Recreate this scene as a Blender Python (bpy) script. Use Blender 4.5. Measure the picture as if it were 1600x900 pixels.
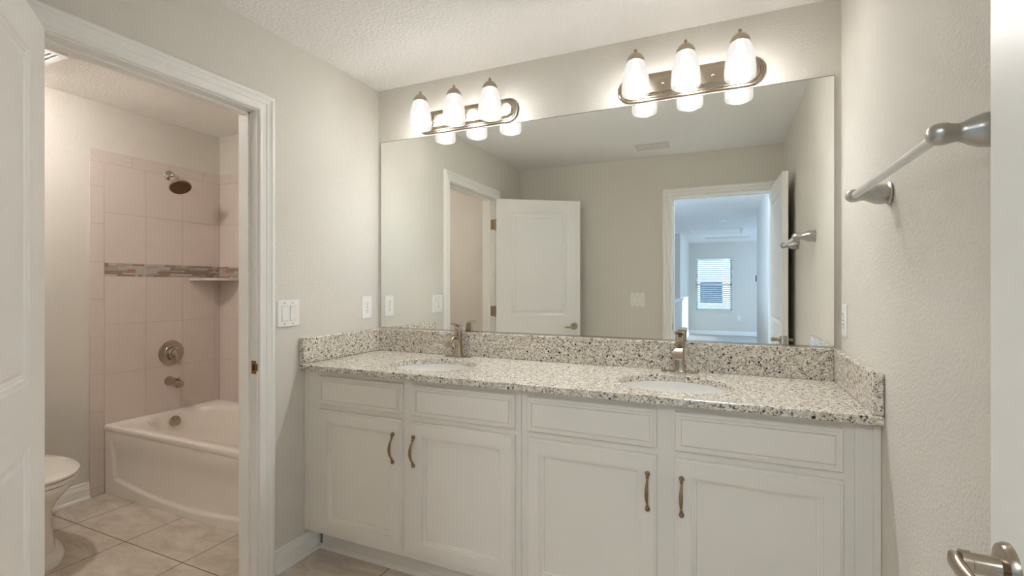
import bpy, bmesh, math, random
from mathutils import Vector, Matrix
random.seed(7)
scene = bpy.context.scene
for o in list(bpy.data.objects):
    bpy.data.objects.remove(o, do_unlink=True)
COL = scene.collection
R = math.radians

# ------------------------------------------------------------------ camera
cam_d = bpy.data.cameras.new('camera')
cam = bpy.data.objects.new('camera', cam_d); COL.objects.link(cam)
cam.location = (1.8694, -2.270, 1.3014)
cam.rotation_euler = (R(90), 0, R(24.02))
cam_d.sensor_fit = 'HORIZONTAL'; cam_d.sensor_width = 36.0
cam_d.lens = 36.0 * 754.2 / 1600.0
cam_d.shift_y = -4.0 / 1600.0
cam_d.clip_start = 0.02; cam_d.clip_end = 200
scene.camera = cam

# ------------------------------------------------------------------ view, world, sun, daylight
scene.view_settings.view_transform = 'Standard'
scene.view_settings.look = 'None'
scene.view_settings.gamma = 1.0
scene.view_settings.use_curve_mapping = False
scene.view_settings.exposure = 0.12
scene.cycles.sample_clamp_indirect = 0.0
scene.cycles.max_bounces = 12
scene.cycles.diffuse_bounces = 6
scene.cycles.glossy_bounces = 6
scene.cycles.transparent_max_bounces = 12

world = bpy.data.worlds.new('sky'); scene.world = world; world.use_nodes = True
wn = world.node_tree.nodes; wl = world.node_tree.links
bg = wn['Background']; bg.inputs['Strength'].default_value = 4.5
bg.inputs['Color'].default_value = (0.62, 0.82, 1.0, 1)

def lamp(name, kind, loc, energy, color, rot=(0, 0, 0), **kw):
    d = bpy.data.lights.new(name, kind); d.energy = energy; d.color = color
    for k, v in kw.items(): setattr(d, k, v)
    o = bpy.data.objects.new(name, d); COL.objects.link(o)
    o.location = loc; o.rotation_euler = rot
    return o

def aim(o, d):
    o.rotation_euler = Vector(d).to_track_quat('-Z', 'Y').to_euler()

sun = lamp('sun', 'SUN', (8, -6, 6), 4.0, (0.75, 0.9, 1.0), angle=R(0.6))
aim(sun, (-3.8, -0.9, -1.0))
# area lamps behind two added, unseen windows that light the hall and cabinets
STAIR_W, LOFT_W = 85.0, 66.0
DAY = (0.40, 0.66, 1.15)
dl = lamp('added_stair_daylight', 'AREA', (-1.72, -3.2, 1.55), STAIR_W, DAY, shape='RECTANGLE', size=1.3, size_y=1.3)
aim(dl, (1, 0, -0.15))
dl = lamp('added_loft_daylight', 'AREA', (5.12, -9.2, 1.5), LOFT_W, DAY, shape='RECTANGLE', size=2.3, size_y=1.3)
aim(dl, (-1, 0, -0.1))
BULB, SHADE, FAN = 275.0, 0.88, 520.0
HALL_FILL = 75.0  # glow strength of the added fill light in the hall
LAMP_COL = (0.95, 0.98, 1.03)

# ------------------------------------------------------------------ materials
def srgb(r, g, b):
    f = lambda c: (c / 255 / 12.92) if c / 255 <= 0.04045 else ((c / 255 + 0.055) / 1.055) ** 2.4
    return (f(r), f(g), f(b), 1)

def pbr(name, col, rough=0.5, metal=0.0, bump=None, spec=0.5):
    m = bpy.data.materials.new(name); m.use_nodes = True
    nt = m.node_tree; b = nt.nodes['Principled BSDF']
    b.inputs['Base Color'].default_value = col
    b.inputs['Roughness'].default_value = rough
    b.inputs['Metallic'].default_value = metal
    b.inputs['Specular IOR Level'].default_value = spec
    tc = nt.nodes.new('ShaderNodeTexCoord')
    nz = nt.nodes.new('ShaderNodeTexNoise'); nz.inputs['Scale'].default_value = 40; nz.inputs['Detail'].default_value = 3
    nt.links.new(tc.outputs['Object'], nz.inputs['Vector'])
    if bump:
        nz.inputs['Scale'].default_value = bump[0]
        bp = nt.nodes.new('ShaderNodeBump'); bp.inputs['Strength'].default_value = bump[1]; bp.inputs['Distance'].default_value = bump[2]
        nt.links.new(nz.outputs['Fac'], bp.inputs['Height']); nt.links.new(bp.outputs['Normal'], b.inputs['Normal'])
    else:  # a trace of unevenness in the finish
        mr = nt.nodes.new('ShaderNodeMapRange'); mr.inputs[3].default_value = rough * 0.92; mr.inputs[4].default_value = min(1, rough * 1.08)
        nt.links.new(nz.outputs['Fac'], mr.inputs[0]); nt.links.new(mr.outputs[0], b.inputs['Roughness'])
    return m

M_WALL = pbr('wall_paint', srgb(220, 215, 205), 0.75, bump=(120, 0.36, 0.006), spec=0.3)
M_CEIL = pbr('ceiling_paint', srgb(246, 244, 240), 0.85, bump=(70, 0.55, 0.010), spec=0.2)
M_TRIM = pbr('trim_paint', srgb(240, 238, 232), 0.38)
M_DOOR = pbr('door_paint', srgb(240, 238, 233), 0.36)
M_CAB = pbr('cabinet_paint', srgb(231, 225, 215), 0.42)
M_GAP = pbr('dark_gap', srgb(40, 34, 28), 0.8)
M_TILE = pbr('ceramic_tile', srgb(219, 206, 197), 0.18)
M_GROUT = pbr('tile_grout', srgb(196, 184, 172), 0.9)
M_TUB = pbr('tub_acrylic', srgb(240, 232, 222), 0.16)
M_CHINA = pbr('vitreous_china', srgb(234, 228, 219), 0.10)
M_SINK = pbr('sink_china', srgb(240, 238, 234), 0.12)
M_NICKEL = pbr('brushed_nickel', srgb(180, 167, 150), 0.21, 1.0)
M_NICKEL2 = pbr('satin_nickel', srgb(190, 187, 182), 0.32, 1.0)
M_CHROME = pbr('polished_chrome', srgb(205, 200, 194), 0.08, 1.0)
M_BRONZE = pbr('antique_pewter', srgb(152, 126, 98), 0.3, 1.0)
M_HINGE = pbr('aged_nickel', srgb(174, 158, 132), 0.35, 1.0)
M_BRASS = pbr('strike_brass', srgb(160, 120, 72), 0.35, 1.0)
M_PLASTIC = pbr('white_plastic', srgb(240, 238, 234), 0.3)
M_SLOT = pbr('dark_slot', srgb(60, 52, 46), 0.7)
M_BAR = pbr('satin_bar', srgb(232, 229, 224), 0.32, 0.2)
M_CARPET = pbr('carpet_pile', srgb(196, 190, 184), 0.95, bump=(400, 0.6, 0.01))
M_VOID = pbr('slot_shade_dark', srgb(14, 12, 10), 0.9)
M_BLIND = pbr('blind_slat', srgb(240, 240, 238), 0.5)
M_NOZZLE = pbr('shower_face', srgb(120, 96, 74), 0.35, 0.8)
M_SIDING = pbr('house_siding', srgb(196, 208, 212), 0.8)
M_HOUSEGLASS = pbr('dark_house_glass', srgb(30, 52, 80), 0.2)
M_HOUSEPALE = pbr('pale_house_pane', srgb(190, 215, 220), 0.6)
M_FIN = pbr('housing_grey', srgb(222, 216, 210), 0.5)
MOS = [pbr('mosaic_stone', srgb(176, 164, 150), 0.35), pbr('mosaic_taupe', srgb(150, 134, 120), 0.3),
       pbr('mosaic_rust', srgb(164, 128, 112), 0.35), pbr('mosaic_glass', srgb(200, 196, 186), 0.12)]

def granite():
    m = bpy.data.materials.new('speckled_granite'); m.use_nodes = True
    nt = m.node_tree; b = nt.nodes['Principled BSDF']; L = nt.links.new
    tc = nt.nodes.new('ShaderNodeTexCoord')
    def noise(scale, detail, rough=0.5, dist=0.0):
        n = nt.nodes.new('ShaderNodeTexNoise'); n.inputs['Scale'].default_value = scale; n.inputs['Detail'].default_value = detail
        n.inputs['Roughness'].default_value = rough; n.inputs['Distortion'].default_value = dist
        L(tc.outputs['Object'], n.inputs['Vector']); return n.outputs['Fac']
    def ramp(src, p0, p1):
        r = nt.nodes.new('ShaderNodeMapRange'); r.inputs[1].default_value = p0; r.inputs[2].default_value = p1
        L(src, r.inputs[0]); return r.outputs[0]
    def mix(f, a, bcol):
        x = nt.nodes.new('ShaderNodeMix'); x.data_type = 'RGBA'; L(f, x.inputs[0])
        if isinstance(a, tuple): x.inputs[6].default_value = a
        else: L(a, x.inputs[6])
        x.inputs[7].default_value = bcol
        return x.outputs[2]
    c = mix(ramp(noise(70, 3), 0.40, 0.62), srgb(232, 226, 214), srgb(206, 194, 174))
    c = mix(ramp(noise(48, 4, 0.6), 0.55, 0.66), c, srgb(242, 238, 230))
    c = mix(ramp(noise(150, 3, 0.6, 0.6), 0.550, 0.605), c, srgb(118, 106, 94))
    c = mix(ramp(noise(118, 4, 0.62, 1.0), 0.590, 0.622), c, srgb(30, 25, 23))
    v = nt.nodes.new('ShaderNodeTexVoronoi'); v.inputs['Scale'].default_value = 26
    L(tc.outputs['Object'], v.inputs['Vector'])
    c = mix(ramp(v.outputs['Distance'], 0.16, 0.10), c, srgb(48, 40, 38))
    L(c, b.inputs['Base Color']); b.inputs['Roughness'].default_value = 0.14
    return m
M_GRANITE = granite()

def floor_tile():
    m = bpy.data.materials.new('stone_floor_tile'); m.use_nodes = True
    nt = m.node_tree; b = nt.nodes['Principled BSDF']; L = nt.links.new
    tc = nt.nodes.new('ShaderNodeTexCoord')
    mp = nt.nodes.new('ShaderNodeMapping')
    P = 0.4575
    mp.inputs['Location'].default_value = (0.465 + P * 8, 0.83 + P * 8, 0)
    L(tc.outputs['Object'], mp.inputs['Vector'])
    br = nt.nodes.new('ShaderNodeTexBrick')
    br.offset = 0.0; br.squash = 1.0
    br.inputs['Scale'].default_value = 1.0
    br.inputs['Brick Width'].default_value = P; br.inputs['Row Height'].default_value = P
    br.inputs['Mortar Size'].default_value = 0.003; br.inputs['Mortar Smooth'].default_value = 0.2
    br.inputs['Color1'].default_value = (0.42, 0.42, 0.42, 1); br.inputs['Color2'].default_value = (0.58, 0.58, 0.58, 1)
    L(mp.outputs[0], br.inputs['Vector'])
    mp2 = nt.nodes.new('ShaderNodeMapping'); mp2.inputs['Scale'].default_value = (1.0, 2.6, 1)
    mp2.inputs['Rotation'].default_value = (0, 0, R(28)); L(tc.outputs['Object'], mp2.inputs['Vector'])
    n1 = nt.nodes.new('ShaderNodeTexNoise'); n1.inputs['Scale'].default_value = 4.0; n1.inputs['Detail'].default_value = 8; n1.inputs['Roughness'].default_value = 0.66; n1.inputs['Distortion'].default_value = 0.8
    L(mp2.outputs[0], n1.inputs['Vector'])
    cr = nt.nodes.new('ShaderNodeValToRGB')
    cr.color_ramp.elements[0].position = 0.30; cr.color_ramp.elements[0].color = srgb(182, 169, 153)
    cr.color_ramp.elements[1].position = 0.70; cr.color_ramp.elements[1].color = srgb(226, 214, 200)
    L(n1.outputs['Fac'], cr.inputs['Fac'])
    mx = nt.nodes.new('ShaderNodeMix'); mx.data_type = 'RGBA'
    L(br.outputs['Fac'], mx.inputs[0]); L(cr.outputs['Color'], mx.inputs[6]); mx.inputs[7].default_value = srgb(116, 96, 72)
    L(mx.outputs[2], b.inputs['Base Color'])
    bp = nt.nodes.new('ShaderNodeBump'); bp.inputs['Strength'].default_value = 0.4; bp.inputs['Distance'].default_value = 0.003
    inv = nt.nodes.new('ShaderNodeMath'); inv.operation = 'SUBTRACT'; inv.inputs[0].default_value = 1.0
    L(br.outputs['Fac'], inv.inputs[1]); L(inv.outputs[0], bp.inputs['Height']); L(bp.outputs['Normal'], b.inputs['Normal'])
    b.inputs['Roughness'].default_value = 0.42
    return m
M_FLOOR = floor_tile()

def glow(name, col, strength):
    m = bpy.data.materials.new(name); m.use_nodes = True
    nt = m.node_tree; nt.nodes.clear()
    e = nt.nodes.new('ShaderNodeEmission'); e.inputs[0].default_value = (*col, 1); e.inputs[1].default_value = strength
    o = nt.nodes.new('ShaderNodeOutputMaterial'); nt.links.new(e.outputs[0], o.inputs[0])
    return m

def shade_glass():
    m = bpy.data.materials.new('lit_frosted_glass'); m.use_nodes = True
    nt = m.node_tree; nt.nodes.clear(); L = nt.links.new
    e = nt.nodes.new('ShaderNodeEmission'); e.inputs[0].default_value = (1.0, 0.965, 0.92, 1); e.inputs[1].default_value = SHADE
    t = nt.nodes.new('ShaderNodeBsdfTransparent'); t.inputs[0].default_value = (1, 0.98, 0.95, 1)
    g = nt.nodes.new('ShaderNodeBsdfGlossy'); g.inputs['Roughness'].default_value = 0.25
    mx = nt.nodes.new('ShaderNodeMixShader'); tc = nt.nodes.new('ShaderNodeTexCoord'); sp_ = nt.nodes.new('ShaderNodeSeparateXYZ'); mr = nt.nodes.new('ShaderNodeMapRange')   # glass made denser towards its neck to hold light off the ceiling
    L(tc.outputs['Object'], sp_.inputs[0]); L(sp_.outputs['Z'], mr.inputs[0])
    mr.inputs[1].default_value = -0.02; mr.inputs[2].default_value = 0.05; mr.inputs[3].default_value = 0.47; mr.inputs[4].default_value = 0.86
    L(mr.outputs[0], mx.inputs[0])
    mx2 = nt.nodes.new('ShaderNodeMixShader'); mx2.inputs[0].default_value = 0.04
    o = nt.nodes.new('ShaderNodeOutputMaterial')
    L(t.outputs[0], mx.inputs[1]); L(e.outputs[0], mx.inputs[2]); L(mx.outputs[0], mx2.inputs[1]); L(g.outputs[0], mx2.inputs[2]); L(mx2.outputs[0], o.inputs[0])
    return m
M_SHADE = shade_glass()
M_BULB = glow('bulb_glow', LAMP_COL, BULB)
M_HALL_FILL = glow('added_hall_glow', (0.86, 0.95, 1.0), HALL_FILL)
M_LENS = glow('fan_lens_glow', (1.0, 0.94, 0.92), FAN)

def mirror_mat():
    m = bpy.data.materials.new('mirror_silver'); m.use_nodes = True
    nt = m.node_tree; nt.nodes.clear()
    g = nt.nodes.new('ShaderNodeBsdfGlossy'); g.inputs['Roughness'].default_value = 0.0; g.inputs['Color'].default_value = (0.93, 0.945, 0.915, 1)
    o = nt.nodes.new('ShaderNodeOutputMaterial'); nt.links.new(g.outputs[0], o.inputs[0])
    return m
M_MIRROR = mirror_mat()

def pane_glass():
    m = bpy.data.materials.new('window_glass'); m.use_nodes = True
    nt = m.node_tree; nt.nodes.clear()
    t = nt.nodes.new('ShaderNodeBsdfTransparent'); t.inputs[0].default_value = (0.9, 0.97, 1, 1)
    g = nt.nodes.new('ShaderNodeBsdfGlossy'); g.inputs['Roughness'].default_value = 0.02
    f = nt.nodes.new('ShaderNodeFresnel'); mx = nt.nodes.new('ShaderNodeMixShader')
    o = nt.nodes.new('ShaderNodeOutputMaterial')
    nt.links.new(f.outputs[0], mx.inputs[0]); nt.links.new(t.outputs[0], mx.inputs[1]); nt.links.new(g.outputs[0], mx.inputs[2]); nt.links.new(mx.outputs[0], o.inputs[0])
    return m
M_PANE = pane_glass()

# ------------------------------------------------------------------ mesh helpers
class MB:
    """collects shapes and links them as ONE mesh object"""
    def __init__(s): s.v = []; s.f = []; s.mi = []; s.cur = 0
    def add(s, vs, fs):
        b = len(s.v); s.v += [tuple(p) for p in vs]
        for f in fs: s.f.append([b + i for i in f]); s.mi.append(s.cur)
        return s
    def box(s, x0, x1, y0, y1, z0, z1):
        vs = [(x, y, z) for z in (z0, z1) for y in (y0, y1) for x in (x0, x1)]
        return s.add(vs, [(0, 2, 3, 1), (4, 5, 7, 6), (0, 1, 5, 4), (2, 6, 7, 3), (0, 4, 6, 2), (1, 3, 7, 5)])
    def loft(s, rings, cap0=True, cap1=True, closed=True):
        n = len(rings[0]); vs = [p for r in rings for p in r]; fs = []
        for i in range(len(rings) - 1):
            for j in range(n if closed else n - 1):
                k = (j + 1) % n
                fs.append((i * n + j, i * n + k, (i + 1) * n + k, (i + 1) * n + j))
        if cap0: fs.append(tuple(range(n)))
        if cap1: fs.append(tuple((len(rings) - 1) * n + j for j in range(n)))
        return s.add(vs, fs)
    def lathe(s, prof, origin=(0, 0, 0), axis=(0, 0, 1), n=28, cap0=True, cap1=True):
        a = Vector(axis).normalized(); u = a.orthogonal().normalized(); w = a.cross(u); o = Vector(origin)
        rings = [[o + a * h + (u * math.cos(2 * math.pi * j / n) + w * math.sin(2 * math.pi * j / n)) * max(r, 1e-5) for j in range(n)] for r, h in prof]
        return s.loft(rings, cap0, cap1)
    def tube(s, path, rad, n=12):
        pts = [Vector(p) for p in path]; rings = []
        up = None
        for i, p in enumerate(pts):
            t = (pts[min(i + 1, len(pts) - 1)] - pts[max(i - 1, 0)]).normalized()
            if up is None: up = t.orthogonal().normalized()
            up = (up - t * up.dot(t)).normalized(); w = t.cross(up)
            r = rad[i] if isinstance(rad, (list, tuple)) else rad
            rings.append([p + (up * math.cos(2 * math.pi * j / n) + w * math.sin(2 * math.pi * j / n)) * r for j in range(n)])
        return s.loft(rings)
    def ball(s, c, r, n=14):
        m = n // 2
        return s.lathe([(r * math.sin(math.pi * i / m), -r * math.cos(math.pi * i / m)) for i in range(m + 1)], c, (0, 0, 1), n)
    def rings_panel(s, x0, x1, z0, z1, rings, fy):
        """concentric mitred rings on a face; rings = (inset, height), fy(height) -> y"""
        rr = [[(x0 + i, fy(h), z0 + i), (x1 - i, fy(h), z0 + i), (x1 - i, fy(h), z1 - i), (x0 + i, fy(h), z1 - i)] for i, h in rings]
        return s.loft(rr, False, True)
    def build(s, name, mat, parent=None, smooth=None, bevel=None, loc=None):
        me = bpy.data.meshes.new(name); me.from_pydata(s.v, [], s.f)
        mats = mat if isinstance(mat, list) else [mat]
        for m in mats: me.materials.append(m)
        if len(mats) > 1:
            for p, i in zip(me.polygons, s.mi): p.material_index = i
        bm = bmesh.new(); bm.from_mesh(me); bmesh.ops.recalc_face_normals(bm, faces=bm.faces); bm.to_mesh(me); bm.free()
        o = bpy.data.objects.new(name, me); COL.objects.link(o)
        if smooth:
            for p in me.polygons: p.use_smooth = True
            me.set_sharp_from_angle(angle=R(smooth))
        if bevel:
            b = o.modifiers.new('bevel', 'BEVEL'); b.width = bevel; b.segments = 2; b.limit_method = 'ANGLE'; b.angle_limit = R(40)
        if parent: o.parent = parent
        if loc: o.location = loc
        return o

def tag(o, label, cat, group=None, kind=None):
    o['label'] = label; o['category'] = cat
    if group: o['group'] = group
    if kind: o['kind'] = kind
    return o
def struct(o, label=None, cat=None):
    o['kind'] = 'structure'
    if label: o['label'] = label
    if cat: o['category'] = cat
    return o
def thing(name, label, cat, loc=(0, 0, 0), rz=0.0, group=None):
    o = bpy.data.objects.new(name, None); COL.objects.link(o); o.location = loc; o.rotation_euler = (0, 0, rz)
    o.empty_display_size = 0.1
    return tag(o, label, cat, group)
def dup(root, loc, label, rz=None):
    r = root.copy(); COL.objects.link(r); r.location = loc; r['label'] = label
    if rz is not None: r.rotation_euler = (0, 0, rz)
    for ch in list(root.children):
        c = ch.copy(); COL.objects.link(c); c.parent = r
        for g in list(ch.children):
            d = g.copy(); COL.objects.link(d); d.parent = c
    return r
def ellipse(cx, cy, z, rx, ry, n=40, p=2.0):
    out = []
    for j in range(n):
        t = 2 * math.pi * j / n; c, s_ = math.cos(t), math.sin(t)
        out.append((cx + rx * math.copysign(abs(c) ** (2 / p), c), cy + ry * math.copysign(abs(s_) ** (2 / p), s_), z))
    return out
def rrect(w, d, r, n=4):
    """rounded rectangle outline centred on the origin"""
    pts = []
    for cx, cy, a0 in ((w / 2 - r, d / 2 - r, 0), (-w / 2 + r, d / 2 - r, 90), (-w / 2 + r, -d / 2 + r, 180), (w / 2 - r, -d / 2 + r, 270)):
        for k in range(n + 1):
            a = R(a0 + 90 * k / n); pts.append((cx + r * math.cos(a), cy + r * math.sin(a)))
    return pts
def holed_slab(mb, outer, holes, z0, z1, top_only=False):
    """flat slab with holes, outer and holes are closed outlines"""
    bm = bmesh.new()
    for loop in [outer] + holes:
        vs = [bm.verts.new((p[0], p[1], z1)) for p in loop]
        for i in range(len(vs)): bm.edges.new((vs[i], vs[(i + 1) % len(vs)]))
    bmesh.ops.triangle_fill(bm, use_beauty=True, use_dissolve=False, edges=bm.edges[:])
    bm.verts.index_update()
    vs = [v.co[:] for v in bm.verts]; fs = [[v.index for v in f.verts] for f in bm.faces]; bm.free()
    n = len(vs)
    if top_only: mb.add(vs, fs); return
    mb.add(vs + [(x, y, z0) for x, y, z in vs], fs + [[i + n for i in reversed(f)] for f in fs])
    for loop in [outer] + holes:
        k = len(loop)
        mb.add([(p[0], p[1], z1) for p in loop] + [(p[0], p[1], z0) for p in loop], [(i, (i + 1) % k, k + (i + 1) % k, k + i) for i in range(k)])
def weld(o, d=0.0002):
    bm = bmesh.new(); bm.from_mesh(o.data); bmesh.ops.remove_doubles(bm, verts=bm.verts, dist=d)
    bmesh.ops.recalc_face_normals(bm, faces=bm.faces); bm.to_mesh(o.data); bm.free()
    return o

# ------------------------------------------------------------------ measurements
W, H = 2.2815, 2.44           # main bathroom width, ceiling
YN, WT = -2.1446, 0.1199      # entry wall face, wall thickness
XT = -1.69                    # tile face of the shower wall
YT = 0.20                     # tile face of the tub's long wall
D1A, D1B = -1.565, -0.802     # toilet-room doorway (jamb faces along the left wall)
D2A, D2B = 1.433, 2.182       # entry doorway (jamb faces along the entry wall)
DH = 2.062                    # head jamb
YH = YN - WT                  # hall side of entry wall
YF = -11.6                    # far wall of the hall
J = 0.018

# ------------------------------------------------------------------ room shell
o = MB().box(-1.95, 2.5, YH, 0.45, -0.1, 0.0).build('floor', M_FLOOR); struct(o)
o = MB().box(-1.9, 5.3, YF - 0.15, YH, -0.1, -0.002).build('floor.001', M_CARPET); struct(o)
o = MB().box(-1.95, 5.3, YF - 0.15, 0.45, H, H + 0.1).build('ceiling', M_CEIL); struct(o)
o = MB().box(0, W + 0.12, 0.0, 0.12, 0, H).build('wall_far', M_WALL); struct(o)
m = MB(); m.box(-0.115, 0, D1B + J, 0.33, 0, H); m.box(-0.115, 0, YN, D1A - J, 0, H); m.box(-0.115, 0, D1A - J, D1B + J, DH + J, H)
struct(m.build('wall_left', M_WALL))
struct(MB().box(W, W + 0.12, YN, 0.0, 0, H).build('wall_right', M_WALL))
m = MB(); m.box(-1.85, D2A - J, YH, YN, 0, H); m.box(D2B + J, W + 0.12, YH, YN, 0, H); m.box(D2A - J, D2B + J, YH, YN, DH + J, H)
struct(m.build('wall_near', M_WALL))
# toilet and tub room
struct(MB().box(XT - 0.13, XT - 0.008, -1.72, YT + 0.13, 0, H).build('wall_bath_left', M_WALL))
struct(MB().box(XT - 0.008, -0.115, YT + 0.008, YT + 0.13, 0, H).build('wall_bath_far', M_WALL))
struct(MB().box(XT - 0.13, -0.115, -1.84, -1.72, 0, H).build('wall_bath_near', M_WALL))
# upstairs hall and loft seen in the mirror
struct(MB().box(2.30, 2.4, -6.3, YH, 0, H).build('wall_hall_right', M_WALL))
struct(MB().box(2.4, 5.1, -6.3, -6.2, 0, H).build('wall_loft_near', M_WALL))
def wall_with_hole(name, axis, a0, a1, t0, t1, h0, h1, z0, z1):
    m = MB()
    for p in ((a0, h0, 0, H), (h1, a1, 0, H), (h0, h1, 0, z0), (h0, h1, z1, H)):
        if axis == 'x': m.box(p[0], p[1], t0, t1, p[2], p[3])
        else: m.box(t0, t1, p[0], p[1], p[2], p[3])
    return struct(m.build(name, M_WALL))
WX0, WX1, WZ0, WZ1 = 1.10, 1.99, 0.635, 2.035
wall_with_hole('wall_hall_far', 'x', 0.83, 5.1, YF - 0.13, YF, WX0, WX1, WZ0, WZ1)
struct(MB().box(0.83, 0.93, YF, -8.9, 0, H).build('wall_hall_left', M_WALL))
struct(MB().box(-1.6, 0.83, -9.0, -8.9, 0, H).build('wall_stair_far', M_WALL))
wall_with_hole('wall_stair_left', 'y', -9.0, YH, -1.7, -1.6, -3.9, -2.5, 0.9, 2.2)
wall_with_hole('wall_loft_right', 'y', YF, -6.3, 5.0, 5.1, -10.35, -8.05, 0.85, 2.15)
m = MB().box(1.0, 1.115, -7.1, -3.2, 0, 1.02); struct(m.build('wall_half', M_WALL), 'low half wall guarding the stairs in the hall', 'half wall')
m = MB().box(0.975, 1.14, -7.13, -3.18, 1.04, 1.065); m.box(0.985, 1.13, -7.12, -3.19, 1.02, 1.04)
struct(m.build('trim_5', M_TRIM, bevel=0.004), 'white cap on top of the stair half wall', 'trim')

# casings: profile (distance outward from opening, thickness off the wall)
CAS = [(0.0, 0.0), (0.0, 0.009), (0.004, 0.012), (0.011, 0.012), (0.014, 0.009), (0.030, 0.0115), (0.036, 0.0150), (0.040, 0.0150), (0.043, 0.0125), (0.054, 0.0165), (0.058, 0.0195), (0.068, 0.0195), (0.074, 0.0150), (0.074, 0.0)]
def casing(m, a0, a1, zt, P):
    rings = []
    for u, v in CAS:
        rings.append([P(a0 - u, 0.0, v), P(a0 - u, zt + u, v), P(a1 + u, zt + u, v), P(a1 + u, 0.0, v)])
    m.loft(rings, False, False, closed=False)
    # end grain at floor
    return m
m = MB(); casing(m, D1A - 0.005, D1B + 0.005, DH + 0.005, lambda a, z, v: (v, a, z))
c1 = struct(m.build('trim_1', M_TRIM), 'white moulded casing around the toilet room doorway', 'door casing')
m = MB(); m.box(-0.115, 0, D1B, D1B + J, 0, DH); m.box(-0.115, 0, D1A - J, D1A, 0, DH); m.box(-0.115, 0, D1A - J, D1B + J, DH, DH + J)
m.box(-0.078, -0.042, D1B - 0.011, D1B, 0, DH); m.box(-0.078, -0.042, D1A, D1A + 0.011, 0, DH); m.box(-0.078, -0.042, D1A, D1B, DH - 0.011, DH)
m.build('jamb', M_TRIM, c1, bevel=0.001)
m = MB(); casing(m, D1A - 0.005, D1B + 0.005, DH + 0.005, lambda a, z, v: (-0.115 - v, a, z)); m.build('inner_casing', M_TRIM, c1)
m = MB(); m.box(-0.034, -0.006, D1B - 0.0016, D1B, 0.915, 0.972); m.box(-0.008, 0.004, D1B - 0.0016, D1B + 0.0005, 0.928, 0.960)
sp = m.build('strike_plate', M_BRASS, c1); sp['label'] = 'brass strike plate'
m = MB(); m.box(-0.027, -0.013, D1B - 0.0022, D1B - 0.0015, 0.930, 0.957); m.build('latch_hole', M_SLOT, sp)
m = MB(); casing(m, D2A - 0.005, D2B + 0.005, DH + 0.005, lambda a, z, v: (a, YN + v, z))
c2 = struct(m.build('trim_2', M_TRIM), 'white moulded casing around the entry doorway', 'door casing')
m = MB(); m.box(D2A - J, D2A, YH, YN, 0, DH); m.box(D2B, D2B + J, YH, YN, 0, DH); m.box(D2A - J, D2B + J, YH, YN, DH, DH + J)
m.box(D2A, D2A + 0.011, YN - 0.08, YN - 0.042, 0, DH); m.box(D2A, D2B, YN - 0.08, YN - 0.042, DH - 0.011, DH)
m.build('jamb', M_TRIM, c2, bevel=0.001)
m = MB(); m.box(D2A - 0.0005, D2A + 0.0016, YN - 0.036, YN - 0.006, 0.915, 0.972); m.build('strike_plate', M_BRASS, c2)

# baseboards: profile (off wall, height)
BAS = [(0, 0), (0.026, 0), (0.026, 0.006), (0.022, 0.014), (0.0135, 0.019), (0.0135, 0.066), (0.0115, 0.070), (0.0115, 0.078), (0.0085, 0.083), (0.007, 0.098), (0.0, 0.102)]
def baseboard(name, p0, p1, nrm):
    p0, p1, n = Vector((*p0, 0)), Vector((*p1, 0)), Vector((*nrm, 0))
    m = MB(); m.loft([[p + n * d + Vector((0, 0, z)) for d, z in BAS] for p in (p0, p1)], True, True, closed=True)
    return struct(m.build(name, M_TRIM))
baseboard('baseboard_left', (0, D1B + 0.08), (0, -0.457), (1, 0))
baseboard('baseboard_left.001', (0, YN), (0, D1A - 0.08), (1, 0))
baseboard('baseboard_right', (W, YN + 0.02), (W, -0.62), (-1, 0))
baseboard('baseboard_near', (0.028, YN), (D2A - 0.08, YN), (0, 1))
baseboard('baseboard_bath_left', (XT - 0.008, -1.72), (XT - 0.008, -0.627), (1, 0))
baseboard('baseboard_bath_near', (XT + 0.02, -1.72), (-0.14, -1.72), (0, 1))
baseboard('baseboard_hall_far', (0.958, YF), (4.99, YF), (0, 1))
baseboard('baseboard_hall_left', (0.93, YF), (0.93, -8.93), (1, 0))
baseboard('baseboard_hall_right', (2.30, -6.29), (2.30, YH - 0.02), (-1, 0))

# ------------------------------------------------------------------ doors
PAN = [(0, 0), (0.006, -0.0045), (0.012, -0.0055), (0.018, -0.010), (0.030, -0.010), (0.040, -0.0045), (0.046, -0.004)]
def lever(parent, x, z, side, depth=0.055):
    """side +1: face at y=0, side -1: face at y=-0.035"""
    y0 = 0.0 if side > 0 else -0.035
    m = MB(); m.lathe([(0.033, 0), (0.033, 0.004), (0.030, 0.009), (0.018, 0.012)], (x, y0, z), (0, side, 0))
    k = depth
    m.lathe([(0.015, 0.010), (0.0125, k * 0.35), (0.0125, k * 0.62), (0.0145, k * 0.64), (0.0145, k * 0.8)], (x, y0, z), (0, side, 0))
    rings = []
    for t in [i / 10 for i in range(11)]:
        xx = x + 0.014 - 0.118 * t; hh = 0.0125 - 0.0045 * t; dd = 0.0095 - 0.004 * t
        if t in (0.0, 1.0): hh *= 0.55; dd *= 0.6
        yy = y0 + side * (k * 0.86 - 0.010 * max(0, t - 0.3) * (1 if k > 0.05 else 0.3)); zz = z - 0.006 * math.sin(t * 3.0)
        rings.append([(xx, yy + dd * math.cos(2 * math.pi * j / 14), zz + hh * math.sin(2 * math.pi * j / 14)) for j in range(14)])
    m.loft(rings)
    return m.build('lever_handle', M_NICKEL, parent, smooth=40)
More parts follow.
